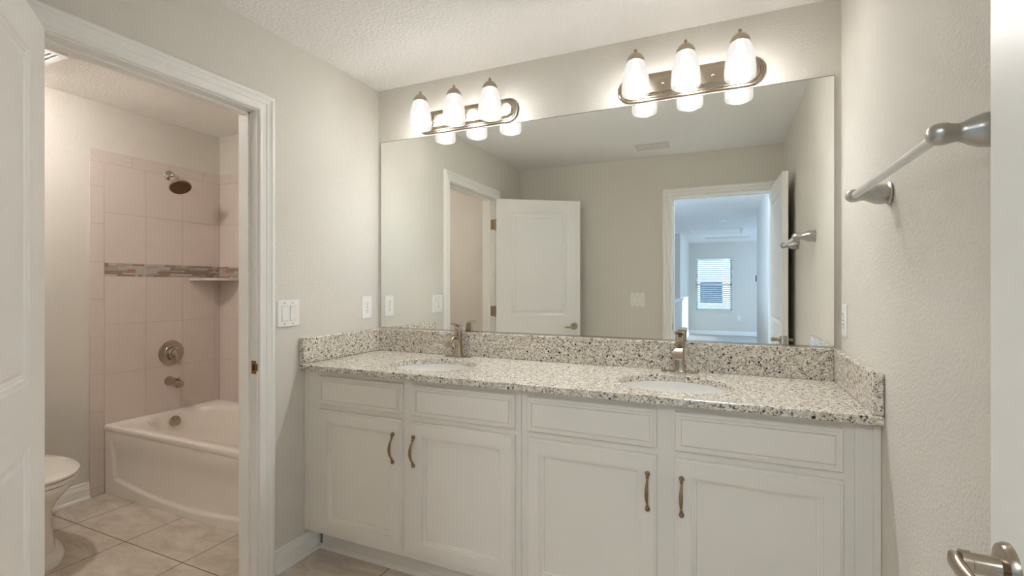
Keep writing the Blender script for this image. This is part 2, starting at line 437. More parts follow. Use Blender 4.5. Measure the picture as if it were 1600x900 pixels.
def door(name, w, loc, ang, label, lever_x, depths):
    h0, h1 = 0.012, 2.058
    px0, px1 = 0.135, w - 0.127
    pans = [(0.20, 0.868), (1.035, 1.943)]
    m = MB()
    for yf, s in ((0.0, 1), (-0.035, -1)):
        fy = lambda h, yf=yf, s=s: yf + s * h
        xs = [0, px0, px1, w]; zs = [h0, pans[0][0], pans[0][1], pans[1][0], pans[1][1], h1]
        for i in range(3):
            for j in range(5):
                if i == 1 and j in (1, 3): continue
                m.add([(xs[i], yf, zs[j]), (xs[i + 1], yf, zs[j]), (xs[i + 1], yf, zs[j + 1]), (xs[i], yf, zs[j + 1])], [(0, 1, 2, 3)])
        for z0, z1 in pans: m.rings_panel(px0, px1, z0, z1, PAN, fy)
    m.add([(0, 0, h0), (0, -0.035, h0), (0, -0.035, h1), (0, 0, h1), (w, 0, h0), (w, -0.035, h0), (w, -0.035, h1), (w, 0, h1)], [(0, 1, 2, 3), (4, 7, 6, 5), (3, 2, 6, 7), (0, 4, 5, 1)])
    d = m.build(name, M_DOOR); weld(d); d.location = loc; d.rotation_euler = (0, 0, ang)
    struct(d, label, 'door')
    lever(d, lever_x, 0.937, 1, depths[0]); lever(d, lever_x, 0.937, -1, depths[1])
    m = MB(); m.box(w - 0.0002, w + 0.0012, -0.030, -0.005, 0.905, 0.969); m.box(w + 0.001, w + 0.010, -0.024, -0.011, 0.926, 0.948)
    m.build('latch_plate', M_NICKEL2, d, bevel=0.0005)
    return d
th = R(34); pin = Vector((0.012, -1.56)); q = pin + Vector((math.sin(th), math.cos(th))) * 0.035
d1 = door('door_1', 0.760, (q.x, q.y, 0), -th, 'white two panel door swung open beside the toilet room doorway', 0.705, (0.055, 0.055))
for z in (1.838, 1.075, 0.30):      # hinges: knuckle at the pin, leaf on door edge and jamb
    m = MB(); m.lathe([(0.0062, 0), (0.0062, 0.09)], (-0.004, -0.041, z - 0.045), n=14); m.ball((-0.004, -0.041, z + 0.047), 0.006); m.ball((-0.004, -0.041, z - 0.047), 0.006)
    m.box(-0.0018, -0.0002, -0.034, -0.004, z - 0.044, z + 0.044)
    m.build('hinge', M_HINGE, d1, smooth=40)
for z in (1.838, 1.075, 0.30):
    m = MB(); m.box(-0.040, -0.002, D1A, D1A + 0.0016, z - 0.044, z + 0.044); m.build('hinge_leaf', M_HINGE, c1)
P0, P1 = Vector((2.175, -2.138)), Vector((2.203, -1.389))
d2 = door('door_2', (P1 - P0).length, (P0.x, P0.y, 0), math.atan2(P1.y - P0.y, P1.x - P0.x), 'white two panel entry door open against the right wall', 0.692, (0.062, 0.034))
for z in (1.838, 1.075, 0.30):
    m = MB(); m.lathe([(0.006, 0), (0.006, 0.09)], (-0.006, -0.030, z - 0.045), n=14); m.box(-0.0018, -0.0002, -0.034, -0.004, z - 0.044, z + 0.044)
    m.build('hinge', M_HINGE, d2, smooth=40)

# ------------------------------------------------------------------ vanity cabinets
YC = -0.54                   # face frame plane; doors stand 20 mm proud of it
CZ0, CZ1 = 0.12, 0.8985
DOOR_R = [(0, 0), (0, 0.013), (0.002, 0.0165), (0.007, 0.0165), (0.009, 0.020), (0.052, 0.020), (0.0528, 0.0160), (0.0600, 0.0160), (0.0608, 0.0125), (0.0680, 0.0110), (0.0688, 0.0055), (0.0760, 0.0055)]
DRAW_R = [(0, 0), (0, 0.011), (0.003, 0.0145), (0.011, 0.0145), (0.0118, 0.0185), (0.0200, 0.0185), (0.0206, 0.0145), (0.0232, 0.0145), (0.0238, 0.0185)]
def pull(parent, x, z):
    m = MB(); y = YC - 0.020
    for s in (1, -1):
        zz = z + s * 0.0605
        m.lathe([(0.0085, 0), (0.0088, 0.003), (0.0075, 0.008), (0.004, 0.0115), (0.0005, 0.0125)], (x, y, zz), (0, -1, 0), 16)
        m.lathe([(0.0015, -0.004), (0.0056, -0.0022), (0.0056, 0.0022), (0.0015, 0.004)], (x, y - 0.0085, zz - s * 0.0115), (0, 0, 1), 14)
        m.tube([(x, y - 0.007, zz - s * 0.004), (x, y - 0.0095, zz - s * 0.0165), (x, y - 0.014, zz - s * 0.021)], [0.0035, 0.0038, 0.0034], 10)
    pts, rad = [], []
    for i in range(13):
        t = i / 12; a = math.pi * t
        pts.append((x, y - 0.012 - 0.016 * math.sin(a) ** 0.8, z + 0.041 * (1 - 2 * t))); rad.append(0.0034 + 0.0030 * math.sin(a))
    m.tube(pts, rad, 12)
    return m.build('pull_handle', M_BRONZE, parent, smooth=45)
def cabinet(label, x0, x1, doors, left_scribe, right_scribe):
    t = thing('vanity_cabinet', label, 'cabinet', (0, 0, 0), 0, 'vanity base cabinets')
    m = MB(); m.box(x0, x1, YC, YC + 0.019, CZ0, CZ1)                   # face frame
    m.box(x0, x0 + 0.016, YC + 0.019, -0.002, CZ0, CZ1); m.box(x1 - 0.016, x1, YC + 0.019, -0.002, CZ0, CZ1)
    m.box(x0 + 0.016, x1 - 0.016, YC + 0.019, -0.002, CZ0, CZ0 + 0.016); m.box(x0 + 0.016, x1 - 0.016, -0.008, -0.002, CZ0 + 0.016, CZ1)
    m.build('carcass', M_CAB, t, bevel=0.0012)
    m = MB(); m.box(x0, x1, -0.455, -0.439, 0.0, CZ0); m.build('toe_kick', M_CAB, t)
    m = MB(); prof = [(-0.455, 0.0), (-0.472, 0.0), (-0.472, 0.006), (-0.468, 0.014), (-0.460, 0.019), (-0.455, 0.020)]
    m.loft([[(x, y, z) for y, z in prof] for x in (x0, x1)]); m.build('shoe_moulding', M_CAB, t)
    if left_scribe:
        m = MB(); m.box(left_scribe[0], left_scribe[1], YC - 0.006, YC + 0.012, CZ0, CZ1); m.build('scribe_strip', M_CAB, t, bevel=0.0025)
    if right_scribe:
        m = MB(); m.box(x1, right_scribe[1], YC + 0.0005, YC + 0.018, CZ0, CZ1); m.build('filler_strip', M_CAB, t, bevel=0.0015)
        m = MB(); m.box(right_scribe[0], right_scribe[1], YC - 0.006, YC, CZ0, CZ1); m.build('scribe_strip', M_CAB, t, bevel=0.002)
    fy = lambda h: YC - h
    for dx0, dx1, hx in doors:
        m = MB(); m.rings_panel(dx0, dx1, 0.742, 0.8745, DRAW_R, fy); m.build('drawer_front', M_CAB, t)
        m = MB(); m.rings_panel(dx0, dx1, 0.153, 0.7175, DOOR_R, fy); dd = m.build('cabinet_door', M_CAB, t)
        pull(dd, hx, 0.593)
    return t
cabinet('off-white two door vanity cabinet under the left sink', 0.026, 1.1385, [(0.104, 0.584, 0.539), (0.637, 1.115, 0.647)], (0.001, 0.027), None)
cabinet('off-white two door vanity cabinet under the right sink', 1.1395, 2.217, [(1.167, 1.649, 1.619), (1.708, 2.187, 1.730)], None, (2.262, 2.2808))

# ------------------------------------------------------------------ countertop, splashes, sinks
CT = 0.926; SK = [(0.590, -0.318), (1.683, -0.318)]; SRX, SRY = 0.212, 0.172
m = MB(); holed_slab(m, [(0.0008, -0.5785), (W - 0.0008, -0.5785), (W - 0.0008, -0.0008), (0.0008, -0.0008)], [ellipse(x, y, 0, SRX, SRY, 56) for x, y in SK], CZ1, CT)
ct = m.build('countertop', M_GRANITE); weld(ct)
b = ct.modifiers.new('bevel', 'BEVEL'); b.width = 0.003; b.segments = 2; b.limit_method = 'ANGLE'; b.angle_limit = R(60)
tag(ct, 'long speckled beige granite countertop with two oval sink cutouts', 'countertop')
ZS = 1.0516
bs = MB().box(0.0300, W - 0.0300, -0.0290, -0.0008, CT + 0.0003, ZS).build('backsplash', M_GRANITE, bevel=0.0025)
tag(bs, 'long speckled granite backsplash strip below the mirror', 'backsplash')
bs = MB().box(0.0008, 0.0295, -0.5783, -0.0008, CT + 0.0003, ZS).build('side_splash', M_GRANITE, bevel=0.006)
tag(bs, 'short granite side splash against the left wall', 'side splash')
bs = MB().box(W - 0.0295, W - 0.0008, -0.5783, -0.0008, CT + 0.0003, ZS).build('side_splash', M_GRANITE, bevel=0.006)
tag(bs, 'short granite side splash against the right wall', 'side splash')
def sink(loc, label):
    t = thing('sink', label, 'sink', loc, 0, 'undermount sinks')
    m = MB(); rings = []
    outer = [(1.10, 0.0), (1.10, -0.012), (1.04, -0.018), (0.95, -0.09), (0.72, -0.145), (0.3, -0.162)]
    inner = [(0.3, -0.150), (0.70, -0.134), (0.92, -0.085), (1.0, -0.02), (1.025, 0.0)]
    for k, z in outer + inner: rings.append(ellipse(0, 0, z, (SRX + 0.004) * k, (SRY + 0.004) * k, 48))
    rings.append(rings[0]); m.loft(rings, False, False)
    m.add(ellipse(0, 0, -0.150, (SRX + 0.004) * 0.3, (SRY + 0.004) * 0.3, 48), [tuple(range(48))]); m.add(ellipse(0, 0, -0.162, (SRX + 0.004) * 0.3, (SRY + 0.004) * 0.3, 48), [tuple(range(48))])
    weld(m.build('basin', M_SINK, t, smooth=50))
    m = MB(); m.lathe([(0.022, 0), (0.023, 0.002), (0.017, 0.003), (0.016, 0.0015)], (0, 0, -0.1498)); m.build('drain', M_NICKEL, t, smooth=40)
    return t
sink((SK[0][0], SK[0][1], CZ1 - 0.0004), 'white oval undermount sink on the left below the left faucet')
sink((SK[1][0], SK[1][1], CZ1 - 0.0004), 'white oval undermount sink on the right below the right faucet')

# ------------------------------------------------------------------ faucets
def faucet(loc, label):
    t = thing('faucet', label, 'faucet', loc, 0, 'vanity faucets')
    m = MB(); o_ = rrect(0.152, 0.048, 0.0235, 8); i_ = rrect(0.146, 0.042, 0.0205, 8)
    m.loft([[(x, y, 0.0) for x, y in o_], [(x, y, 0.003) for x, y in o_], [(x, y, 0.005) for x, y in i_]]); m.build('base_plate', M_NICKEL, t, smooth=50)
    m = MB(); rings = []
    for z, w, d, yy in ((0.0045, 0.050, 0.046, 0), (0.012, 0.046, 0.042, 0), (0.035, 0.039, 0.037, 0.001), (0.06, 0.036, 0.035, 0.002), (0.10, 0.036, 0.035, 0.002), (0.128, 0.036, 0.035, 0.002)):
        rings.append([(x, y + yy, z) for x, y in rrect(w, d, 0.012, 5)])
    m.loft(rings); m.build('body', M_NICKEL, t, smooth=50)
    m = MB(); rings = []
    P = [(-0.008, 0.068), (-0.020, 0.094), (-0.036, 0.108), (-0.056, 0.113), (-0.076, 0.108), (-0.093, 0.095), (-0.104, 0.077), (-0.108, 0.066)]
    for i, (py, pz) in enumerate(P):
        a = P[max(i - 1, 0)]; c = P[min(i + 1, len(P) - 1)]; ty, tz = c[0] - a[0], c[1] - a[1]; l = math.hypot(ty, tz); ty /= l; tz /= l
        w = 0.034 + 0.010 * min(1, i / 5); th_ = 0.022 - 0.010 * min(1, i / 5)
        rings.append([(x, py - tz * s_, pz + ty * s_) for x, s_ in rrect(w, th_, th_ * 0.42, 4)])
    m.loft(rings); m.build('spout', M_NICKEL, t, smooth=50)
    m = MB(); rings = []
    for z, w, d, yy in ((0.1295, 0.036, 0.035, 0.002), (0.150, 0.036, 0.036, 0.0015), (0.160, 0.036, 0.039, 0.000), (0.1655, 0.037, 0.048, -0.0045), (0.1685, 0.038, 0.070, -0.0155), (0.1700, 0.039, 0.076, -0.0185)):
        rings.append([(x, y + yy, z + max(0, -(y + yy) - 0.02) * 0.16) for x, y in rrect(w, d, 0.010, 5)])
    rings.append([(x * 0.95, y * 0.97 - 0.018, z) for (x, y), z in ((p, 0.1745 + max(0, -(p[1] - 0.018) - 0.02) * 0.16) for p in rrect(0.039, 0.076, 0.010, 5))])
    m.loft(rings); m.build('lever', M_NICKEL, t, smooth=45)
    m = MB(); m.tube([(0, 0.019, 0.030), (0, 0.024, 0.046), (0, 0.024, 0.066)], 0.0022, 8); m.ball((0, 0.024, 0.068), 0.0045); m.build('lift_rod', M_NICKEL, t, smooth=50)
    return t
faucet((0.578, -0.066, CT + 0.0003), 'brushed nickel faucet behind the left sink')
faucet((1.683, -0.066, CT + 0.0003), 'brushed nickel faucet behind the right sink')

# ------------------------------------------------------------------ mirror
t = thing('wall_mirror', 'wide frameless mirror above the double vanity', 'mirror', (0, 0, 1.054))
m = MB(); m.box(0.021, 2.258, -0.0055, -0.0008, 0.002, 1.0785); m.build('glass', M_MIRROR, t)
m = MB(); m.box(0.021, 2.258, -0.0085, -0.0006, -0.0022, 0.0016); m.box(0.021, 2.258, -0.0085, -0.0062, 0.0016, 0.006); m.build('bottom_channel', M_CHROME, t)
m = MB(); m.box(0.0205, 0.0218, -0.0058, -0.0008, 0.006, 1.079); m.box(2.2572, 2.2585, -0.0058, -0.0008, 0.006, 1.079); m.box(0.0205, 2.2585, -0.0058, -0.0008, 1.0787, 1.0805)
m.build('edge', M_SLOT, t)

# ------------------------------------------------------------------ vanity lights
def vanity_light(loc, label):
    t = thing('vanity_light', label, 'wall light', loc, 0, 'three lamp vanity lights')
    m = MB(); rings = []
    for ins, y in ((0, -0.0008), (0, -0.006), (0.004, -0.009), (0.009, -0.009), (0.012, -0.014), (0.018, -0.015), (0.021, -0.021), (0.027, -0.023), (0.031, -0.027)):
        rings.append([(x, y, z) for x, z in rrect(0.612 - 2 * ins, 0.124 - 2 * ins, 0.0615 - ins, 12)])
    m.loft(rings); m.build('backplate', M_NICKEL, t, smooth=30)
    for sx in (-0.103, 0.103):
        m = MB(); m.lathe([(0.0055, 0), (0.0055, 0.004), (0.0035, 0.008), (0.0006, 0.0095)], (sx, -0.027, 0.0), (0, -1, 0), 14); m.build('mounting_knob', M_NICKEL, t, smooth=45)
    for sx in (-0.206, 0.0, 0.206):
        y = -0.13
        m = MB(); prof = [(0.0575, -0.072), (0.0595, -0.055), (0.0590, -0.030), (0.0560, 0.0), (0.0500, 0.030), (0.0420, 0.056), (0.0350, 0.074), (0.0335, 0.078)]
        m.lathe(prof + [(r - 0.0025, z) for r, z in reversed(prof)] , (sx, y, 0), n=40, cap0=False, cap1=False)
        sh = m.build('glass_shade', M_SHADE, t, smooth=60)
        m = MB(); m.lathe([(0.001, -0.034), (0.016, -0.031), (0.026, -0.018), (0.029, -0.002), (0.026, 0.014), (0.018, 0.032), (0.014, 0.046), (0.013, 0.060)], (sx, y, 0), n=24); m.build('bulb', M_BULB, t, smooth=60)
        m = MB(); m.lathe([(0.0375, 0.070), (0.0385, 0.074), (0.0365, 0.082), (0.030, 0.094), (0.020, 0.104), (0.010, 0.1085), (0.005, 0.1115), (0.005, 0.114)], (sx, y, 0), n=28)
        m.ball((sx, y, 0.1195), 0.0075); m.build('shade_cap', M_NICKEL, t, smooth=40)
        m = MB(); pts = [(sx, y + 0.004, 0.1135), (sx, y + 0.020, 0.113), (sx, y + 0.040, 0.104), (sx, y + 0.060, 0.084), (sx, y + 0.072, 0.056), (sx, y + 0.079, 0.026), (sx, y + 0.086, 0.004), (sx, y + 0.096, -0.008), (sx, y + 0.106, -0.010)]
        m.tube(pts, 0.0045, 10); m.lathe([(0.015, 0), (0.015, 0.005), (0.008, 0.010)], (sx, -0.026, -0.010), (0, -1, 0), 18); m.ball((sx, y + 0.083, -0.006), 0.0075)
        m.build('arm', M_NICKEL, t, smooth=45)
    return t
vanity_light((0.590, 0, 2.204), 'three lamp nickel vanity light above the left sink')
vanity_light((1.711, 0, 2.204), 'three lamp nickel vanity light above the right sink')

# ------------------------------------------------------------------ outlets and switches (local: plate in x-z, faces -y)
def outlet(loc, rz, label):
    t = thing('wall_outlet', label, 'outlet', loc, rz, 'duplex outlets')
    m = MB(); m.loft([[(x, -0.0005, z) for x, z in rrect(0.078, 0.124, 0.004, 3)], [(x, -0.004, z) for x, z in rrect(0.078, 0.124, 0.004, 3)], [(x, -0.006, z) for x, z in rrect(0.072, 0.118, 0.004, 3)]]); m.build('cover_plate', M_PLASTIC, t)
    for s in (1, -1):
        zc = s * 0.0205
        m = MB(); pts = [(x, z + zc) for x, z in rrect(0.034, 0.029, 0.011, 5)]
        m.loft([[(x, -0.0058, z) for x, z in pts], [(x, -0.0085, z) for x, z in pts]]); r = m.build('receptacle', M_PLASTIC, t)
        m = MB(); m.box(-0.0075, -0.0055, -0.0090, -0.0083, zc + 0.000, zc + 0.009); m.box(0.0055, 0.0073, -0.0090, -0.0083, zc + 0.001, zc + 0.008)
        m.lathe([(0.0026, 0), (0.0026, 0.0006)], (0, -0.0084, zc - 0.007), (0, -1, 0), 10); m.build('slots', M_SLOT, r)
    m = MB(); m.lathe([(0.003, 0), (0.0028, 0.001)], (0, -0.0059, 0), (0, -1, 0), 10); m.build('screw', M_SLOT, t)
    return t
o1 = outlet((0, -0.105, 1.1775), R(90), 'white duplex outlet on the left wall beside the mirror')
o2 = dup(o1, (W, -0.072, 1.168), 'white duplex outlet on the right wall by the mirror edge', R(-90))
o3 = dup(o1, (2.157, YF, 0.453), 'small white outlet low on the far hall wall in the mirror', R(180))
def switch(loc, rz, label):
    t = thing('light_switch', label, 'switch', loc, rz, 'double rocker switches')
    m = MB(); m.loft([[(x, -0.0005, z) for x, z in rrect(0.122, 0.122, 0.004, 3)], [(x, -0.004, z) for x, z in rrect(0.122, 0.122, 0.004, 3)], [(x, -0.006, z) for x, z in rrect(0.116, 0.116, 0.004, 3)]]); m.build('cover_plate', M_PLASTIC, t)
    m = MB()
    for sx in (-0.023, 0.023):
        m.box(sx - 0.0175, sx + 0.0175, -0.0064, -0.0055, -0.0345, 0.0345)
    m.build('rocker_gap', M_GROUT, t)
    for sx, up in ((-0.023, 1), (0.023, -1)):
        m = MB(); a, b_ = (0.0115, 0.0075) if up > 0 else (0.0075, 0.0115)
        x0, x1 = sx - 0.0163, sx + 0.0163
        m.add([(x0, -0.006, -0.033), (x1, -0.006, -0.033), (x1, -0.006, 0.033), (x0, -0.006, 0.033), (x0, -a, -0.033), (x1, -a, -0.033), (x1, -b_, 0.033), (x0, -b_, 0.033), (x0, -0.0085, 0), (x1, -0.0085, 0)],
              [(0, 1, 5, 4), (3, 7, 6, 2), (4, 5, 9, 8), (8, 9, 6, 7), (0, 4, 8, 7, 3), (1, 2, 6, 9, 5)])
        m.build('rocker', M_PLASTIC, t)
    for sx in (-0.023, 0.023):
        for sz in (-0.0485, 0.0485):
            m = MB(); m.lathe([(0.0028, 0), (0.0026, 0.0008)], (sx, -0.0059, sz), (0, -1, 0), 10); m.build('screw', M_SLOT, t)
    return t
s1 = switch((0, -0.640, 1.172), R(90), 'white double rocker switch on the left wall by the doorway')
s2 = dup(s1, (1.137, YN, 1.175), 'white double rocker switch on the entry wall seen in the mirror', R(180))

# ------------------------------------------------------------------ towel bar (right wall)
t = thing('towel_bar', 'satin nickel towel bar on the right wall', 'towel bar', (W, 0, 1.555))
BY0, BY1 = -0.628, -1.238
for yb in (BY0, BY1):
    m = MB(); m.lathe([(0.0310, 0.0006), (0.0325, 0.004), (0.0300, 0.007), (0.0265, 0.009), (0.0275, 0.013), (0.0285, 0.022), (0.0270, 0.034), (0.0225, 0.046), (0.0170, 0.056), (0.0148, 0.063), (0.0160, 0.070), (0.0182, 0.078), (0.0188, 0.086), (0.0170, 0.095), (0.0115, 0.102), (0.004, 0.1048), (0.0003, 0.105)], (0, yb, 0), (-1, 0, 0), 36)
    m.build('post', M_NICKEL2, t, smooth=50)
m = MB(); m.lathe([(0.0092, 0), (0.0092, abs(BY1 - BY0) - 0.024)], (-0.084, BY0 - 0.012, 0), (0, -1, 0), 22); m.build('bar', M_BAR, t, smooth=40)

# ------------------------------------------------------------------ ceiling register in the main bathroom
def register(name, label, cat, cx, cy, sx, sy, nx, parts):
    t = thing(name, label, cat, (cx, cy, H))
    m = MB(); w = 0.018
    holes = []
    cw = (sx - w * (parts + 1)) / parts
    for k in range(parts): holes.append((-sx / 2 + w + k * (cw + w), -sx / 2 + w + k * (cw + w) + cw))
    outer = rrect(sx, sy, 0.003, 2)
    holed_slab(m, outer, [[(a, -sy / 2 + w), (a, sy / 2 - w), (b_, sy / 2 - w), (b_, -sy / 2 + w)] for a, b_ in holes], -0.008, -0.0006)
    m.build('frame', M_FIN, t)
    m = MB()
    for a, b_ in holes: m.add([(a, -sy / 2 + w, -0.001), (b_, -sy / 2 + w, -0.001), (b_, sy / 2 - w, -0.001), (a, sy / 2 - w, -0.001)], [(0, 1, 2, 3)])
    m.build('duct_shade', M_SLOT, t)  # flat dark sheet stands in for the shade inside the duct
    m = MB()
    n = nx
    for a, b_ in holes:
        for i in range(n):
            y = -sy / 2 + w + (i + 0.5) * (sy - 2 * w) / n; h = (sy - 2 * w) / n * 0.44
            m.add([(a, y + h, -0.0015), (b_, y + h, -0.0015), (b_, y - h, -0.0085), (a, y - h, -0.0085), (a, y + h + 0.001, -0.0015), (b_, y + h + 0.001, -0.0015), (b_, y - h + 0.001, -0.0085), (a, y - h + 0.001, -0.0085)], [(0, 1, 2, 3), (7, 6, 5, 4), (2, 3, 7, 6), (0, 1, 5, 4), (0, 3, 7, 4), (1, 2, 6, 5)])
    m.build('louvers', M_FIN, t)
    return t
register('ceiling_vent', 'white two section air register on the bathroom ceiling, seen in the mirror', 'vent', 1.312, -1.805, 0.262, 0.158, 5, 2)

# ------------------------------------------------------------------ tub room: tiles
ts = thing('tile_surround', 'white ceramic tile surround with mosaic band above the bathtub', 'tile surround', (XT, -0.55, 0))
def tl(x, y, z): return (x - XT, y + 0.55, z)
field_z = [(0.428, 0.742), (0.742, 1.053), (1.053, 1.360), (1.442, 1.760), (1.760, 2.072)]
G = 0.0012
def tile_left(m, y0, y1, z0, z1, d=0.007):
    m.loft([[tl(XT + xx, y, z) for y, z in ((y0 + i, z0 + i), (y1 - i, z0 + i), (y1 - i, z1 - i), (y0 + i, z1 - i))] for i, xx in ((G, -d), (G, -0.0008), (G + 0.0012, 0.0))], True, True)
def tile_far(m, x0, x1, z0, z1, d=0.007):
    m.loft([[tl(x, YT + yy, z) for x, z in ((x0 + i, z0 + i), (x1 - i, z0 + i), (x1 - i, z1 - i), (x0 + i, z1 - i))] for i, yy in ((G, d), (G, 0.0008), (G + 0.0012, 0.0))], True, True)
m = MB()
ycols = [-0.55, -0.313, -0.076, 0.160, YT]
xcols = [XT, -1.523]
while xcols[-1] + 0.2365 < -0.125: xcols.append(xcols[-1] + 0.2365)
xcols.append(-0.116)
for z0, z1 in field_z:
    for a, b_ in zip(ycols, ycols[1:]): tile_left(m, a, b_, z0, z1)
    for a, b_ in zip(xcols, xcols[1:]): tile_far(m, a, b_, z0, z1)
m.build('field_tiles', M_TILE, ts)
m = MB()
for a, b_ in zip([0.003, 0.05, 0.284, 0.517, 0.751, 0.985, 1.218, 1.448, 1.685, 1.919], [0.05, 0.284, 0.517, 0.751, 0.985, 1.218, 1.448, 1.685, 1.919, 2.072]): tile_left(m, -0.626, -0.55, a, b_, 0.0065)
for a, b_ in zip([-0.626, -0.393, -0.158, 0.077], [-0.393, -0.158, 0.077, YT]): tile_left(m, a, b_, 2.072, 2.1445, 0.0065)
xb = [XT, -1.57]
while xb[-1] + 0.2345 < -0.125: xb.append(xb[-1] + 0.2345)
xb.append(-0.116)
for a, b_ in zip(xb, xb[1:]): tile_far(m, a, b_, 2.072, 2.1445)
m.build('bullnose_trim', M_TILE, ts)
m = MB(); m.add([tl(XT - 0.0018, -0.6255, 0.003), tl(XT - 0.0018, YT + 0.005, 0.003), tl(XT - 0.0018, YT + 0.005, 2.144), tl(XT - 0.0018, -0.6255, 2.144)], [(0, 1, 2, 3)])
m.add([tl(XT - 0.002, YT + 0.0018, 0.40), tl(-0.116, YT + 0.0018, 0.40), tl(-0.116, YT + 0.0018, 2.144), tl(XT - 0.002, YT + 0.0018, 2.144)], [(0, 1, 2, 3)])
m.build('grout', M_GROUT, ts)
m = MB(); rows = 7; z0b, z1b = 1.3605, 1.4415
for r in range(rows):
    za = z0b + (z1b - z0b) * r / rows + 0.0007; zb = z0b + (z1b - z0b) * (r + 1) / rows - 0.0007
    for wall in ('left', 'far'):
        p = -0.549 if wall == 'left' else XT; end = YT if wall == 'left' else -0.117
        while p < end - 0.004:
            L_ = min(random.choice((0.022, 0.045, 0.07, 0.10, 0.13)), end - p)
            m.cur = random.choices((0, 1, 2, 3), (0.36, 0.22, 0.12, 0.30))[0]
            if wall == 'left': m.box(-0.006, 0.0004, p + 0.55 + 0.0008, p + L_ + 0.55 - 0.0008, za, zb)
            else: m.add([tl(x, y, z) for z in (za, zb) for y in (YT - 0.0004, YT + 0.006) for x in (p + 0.0008, p + L_ - 0.0008)], [(0, 2, 3, 1), (4, 5, 7, 6), (0, 1, 5, 4), (2, 6, 7, 3), (0, 4, 6, 2), (1, 3, 7, 5)])
            p += L_
m.build('mosaic_band', MOS, ts)
# corner shelf
m = MB(); arc = [(0.0006, -0.0006)] + [(0.228 * math.cos(R(a)), -0.228 * math.sin(R(a))) for a in range(0, 91, 5)]
arc = [(max(x, 0.0006), min(y, -0.0006)) for x, y in arc]
m.loft([[(x, y, z) for x, y in arc] for z in (-0.009, 0.009)])
cs = m.build('corner_shelf', M_TILE, bevel=0.003, loc=(XT, YT, 1.345)); tag(cs, 'white quarter round corner shelf below the mosaic tile band', 'shelf')

# ------------------------------------------------------------------ bathtub
TX0, TX1, TY0, TY1, TZ = XT + 0.0015, -0.1165, -0.55, YT - 0.0015, 0.430
tb = thing('bathtub', 'white alcove bathtub with curved front apron', 'bathtub', (TX0, TY0, 0))
def tt(x, y, z): return (x - TX0, y - TY0, z)
bcx, bcy, bhx, bhy = (TX0 + TX1) / 2, -0.175, 0.742, 0.318
m = MB()
hole = ellipse(bcx, bcy, 0, bhx, bhy, 96, 2.7)
bm2 = MB(); holed_slab(bm2, [(TX0, TY0 + 0.012), (TX1, TY0 + 0.012), (TX1, TY1), (TX0, TY1)], [hole], TZ - 0.03, TZ, True)
m.add([tt(*p) for p in bm2.v], bm2.f)
m.loft([[tt(*p) for p in ellipse(bcx, bcy, z, bhx * kx, bhy * ky, 96, pw)] for z, kx, ky, pw in
        ((TZ, 1, 1, 2.7), (TZ - 0.006, 0.988, 0.975, 2.7), (TZ - 0.03, 0.975, 0.945, 2.7), (TZ - 0.15, 0.945, 0.88, 2.7), (TZ - 0.27, 0.90, 0.82, 2.8), (TZ - 0.335, 0.85, 0.74, 2.8), (TZ - 0.352, 0.72, 0.55, 2.6), (TZ - 0.355, 0.2, 0.15, 2))], False, True)
rol = [(TY0 + 0.012, TZ), (TY0 + 0.006, TZ - 0.001), (TY0 + 0.002, TZ - 0.004), (TY0, TZ - 0.010), (TY0, TZ - 0.030), (TY0 + 0.003, TZ - 0.036), (TY0 + 0.004, TZ - 0.040)]
m.loft([[tt(x, y, z) for x in (TX0, TX1)] for y, z in rol], False, False, closed=False)
basin = m.build('basin', M_TUB, tb, smooth=40); weld(basin)
m = MB(); nx, nz = 190, 60; z_top = TZ - 0.040
def sst(e0, e1, x): t_ = min(1, max(0, (x - e0) / (e1 - e0))); return t_ * t_ * (3 - 2 * t_)
vs = []
for i in range(nx + 1):
    x = TX0 + (TX1 - TX0) * i / nx
    for j in range(nz + 1):
        z = 0.001 + (z_top - 0.001) * (j / nz)
        zc = 0.040 + 0.135 * (x + 0.93) ** 2
        xl = -1.585 - 0.20 * max(0, z - 0.09); xr = (TX0 + TX1) - xl
        rec = sst(0, 0.014, z - zc) * sst(0, 0.012, x - xl) * sst(0, 0.012, xr - x) * (1 - sst(0.22, 0.37, z))
        vs.append(tt(x, TY0 + 0.004 + 0.014 * rec, z))
m.add(vs, [(i * (nz + 1) + j, (i + 1) * (nz + 1) + j, (i + 1) * (nz + 1) + j + 1, i * (nz + 1) + j + 1) for i in range(nx) for j in range(nz)])
ap = m.build('apron', M_TUB, tb, smooth=60)
m = MB(); m.lathe([(0.034, 0.0), (0.036, 0.004), (0.035, 0.011), (0.030, 0.014), (0.0005, 0.0155)], tt(bcx - bhx * 0.962 + 0.002, -0.174, 0.366), (1, 0, 0.18), 28); m.build('overflow_plate', M_NICKEL, tb, smooth=40)

# fittings on the shower wall (local: +x out of the wall)
t = thing('tub_spout', 'nickel tub spout on the tile above the bathtub rim', 'spout', (XT + 0.0006, -0.166, 0.636))
m = MB(); rings = []
for x, r, dz in ((0.0, 0.031, 0), (0.004, 0.0315, 0), (0.008, 0.028, 0), (0.04, 0.0265, 0), (0.08, 0.025, -0.001), (0.11, 0.024, -0.005), (0.128, 0.0225, -0.010), (0.135, 0.018, -0.013)):
    rings.append([(x + (0.010 * math.sin(a) if x > 0.1 else 0) * -0.6, r * math.cos(a), dz + r * math.sin(a)) for a in [2 * math.pi * k / 26 for k in range(26)]])
m.loft(rings); m.box(0.095, 0.124, -0.015, 0.015, -0.036, -0.015); m.build('spout_body', M_NICKEL, t, smooth=50)
m = MB(); m.lathe([(0.004, 0.0), (0.004, 0.010), (0.0075, 0.011), (0.0075, 0.016), (0.004, 0.018)], (0.112, 0, 0.016), (0, 0, 1), 14); m.build('diverter_knob', M_NICKEL, t, smooth=40)
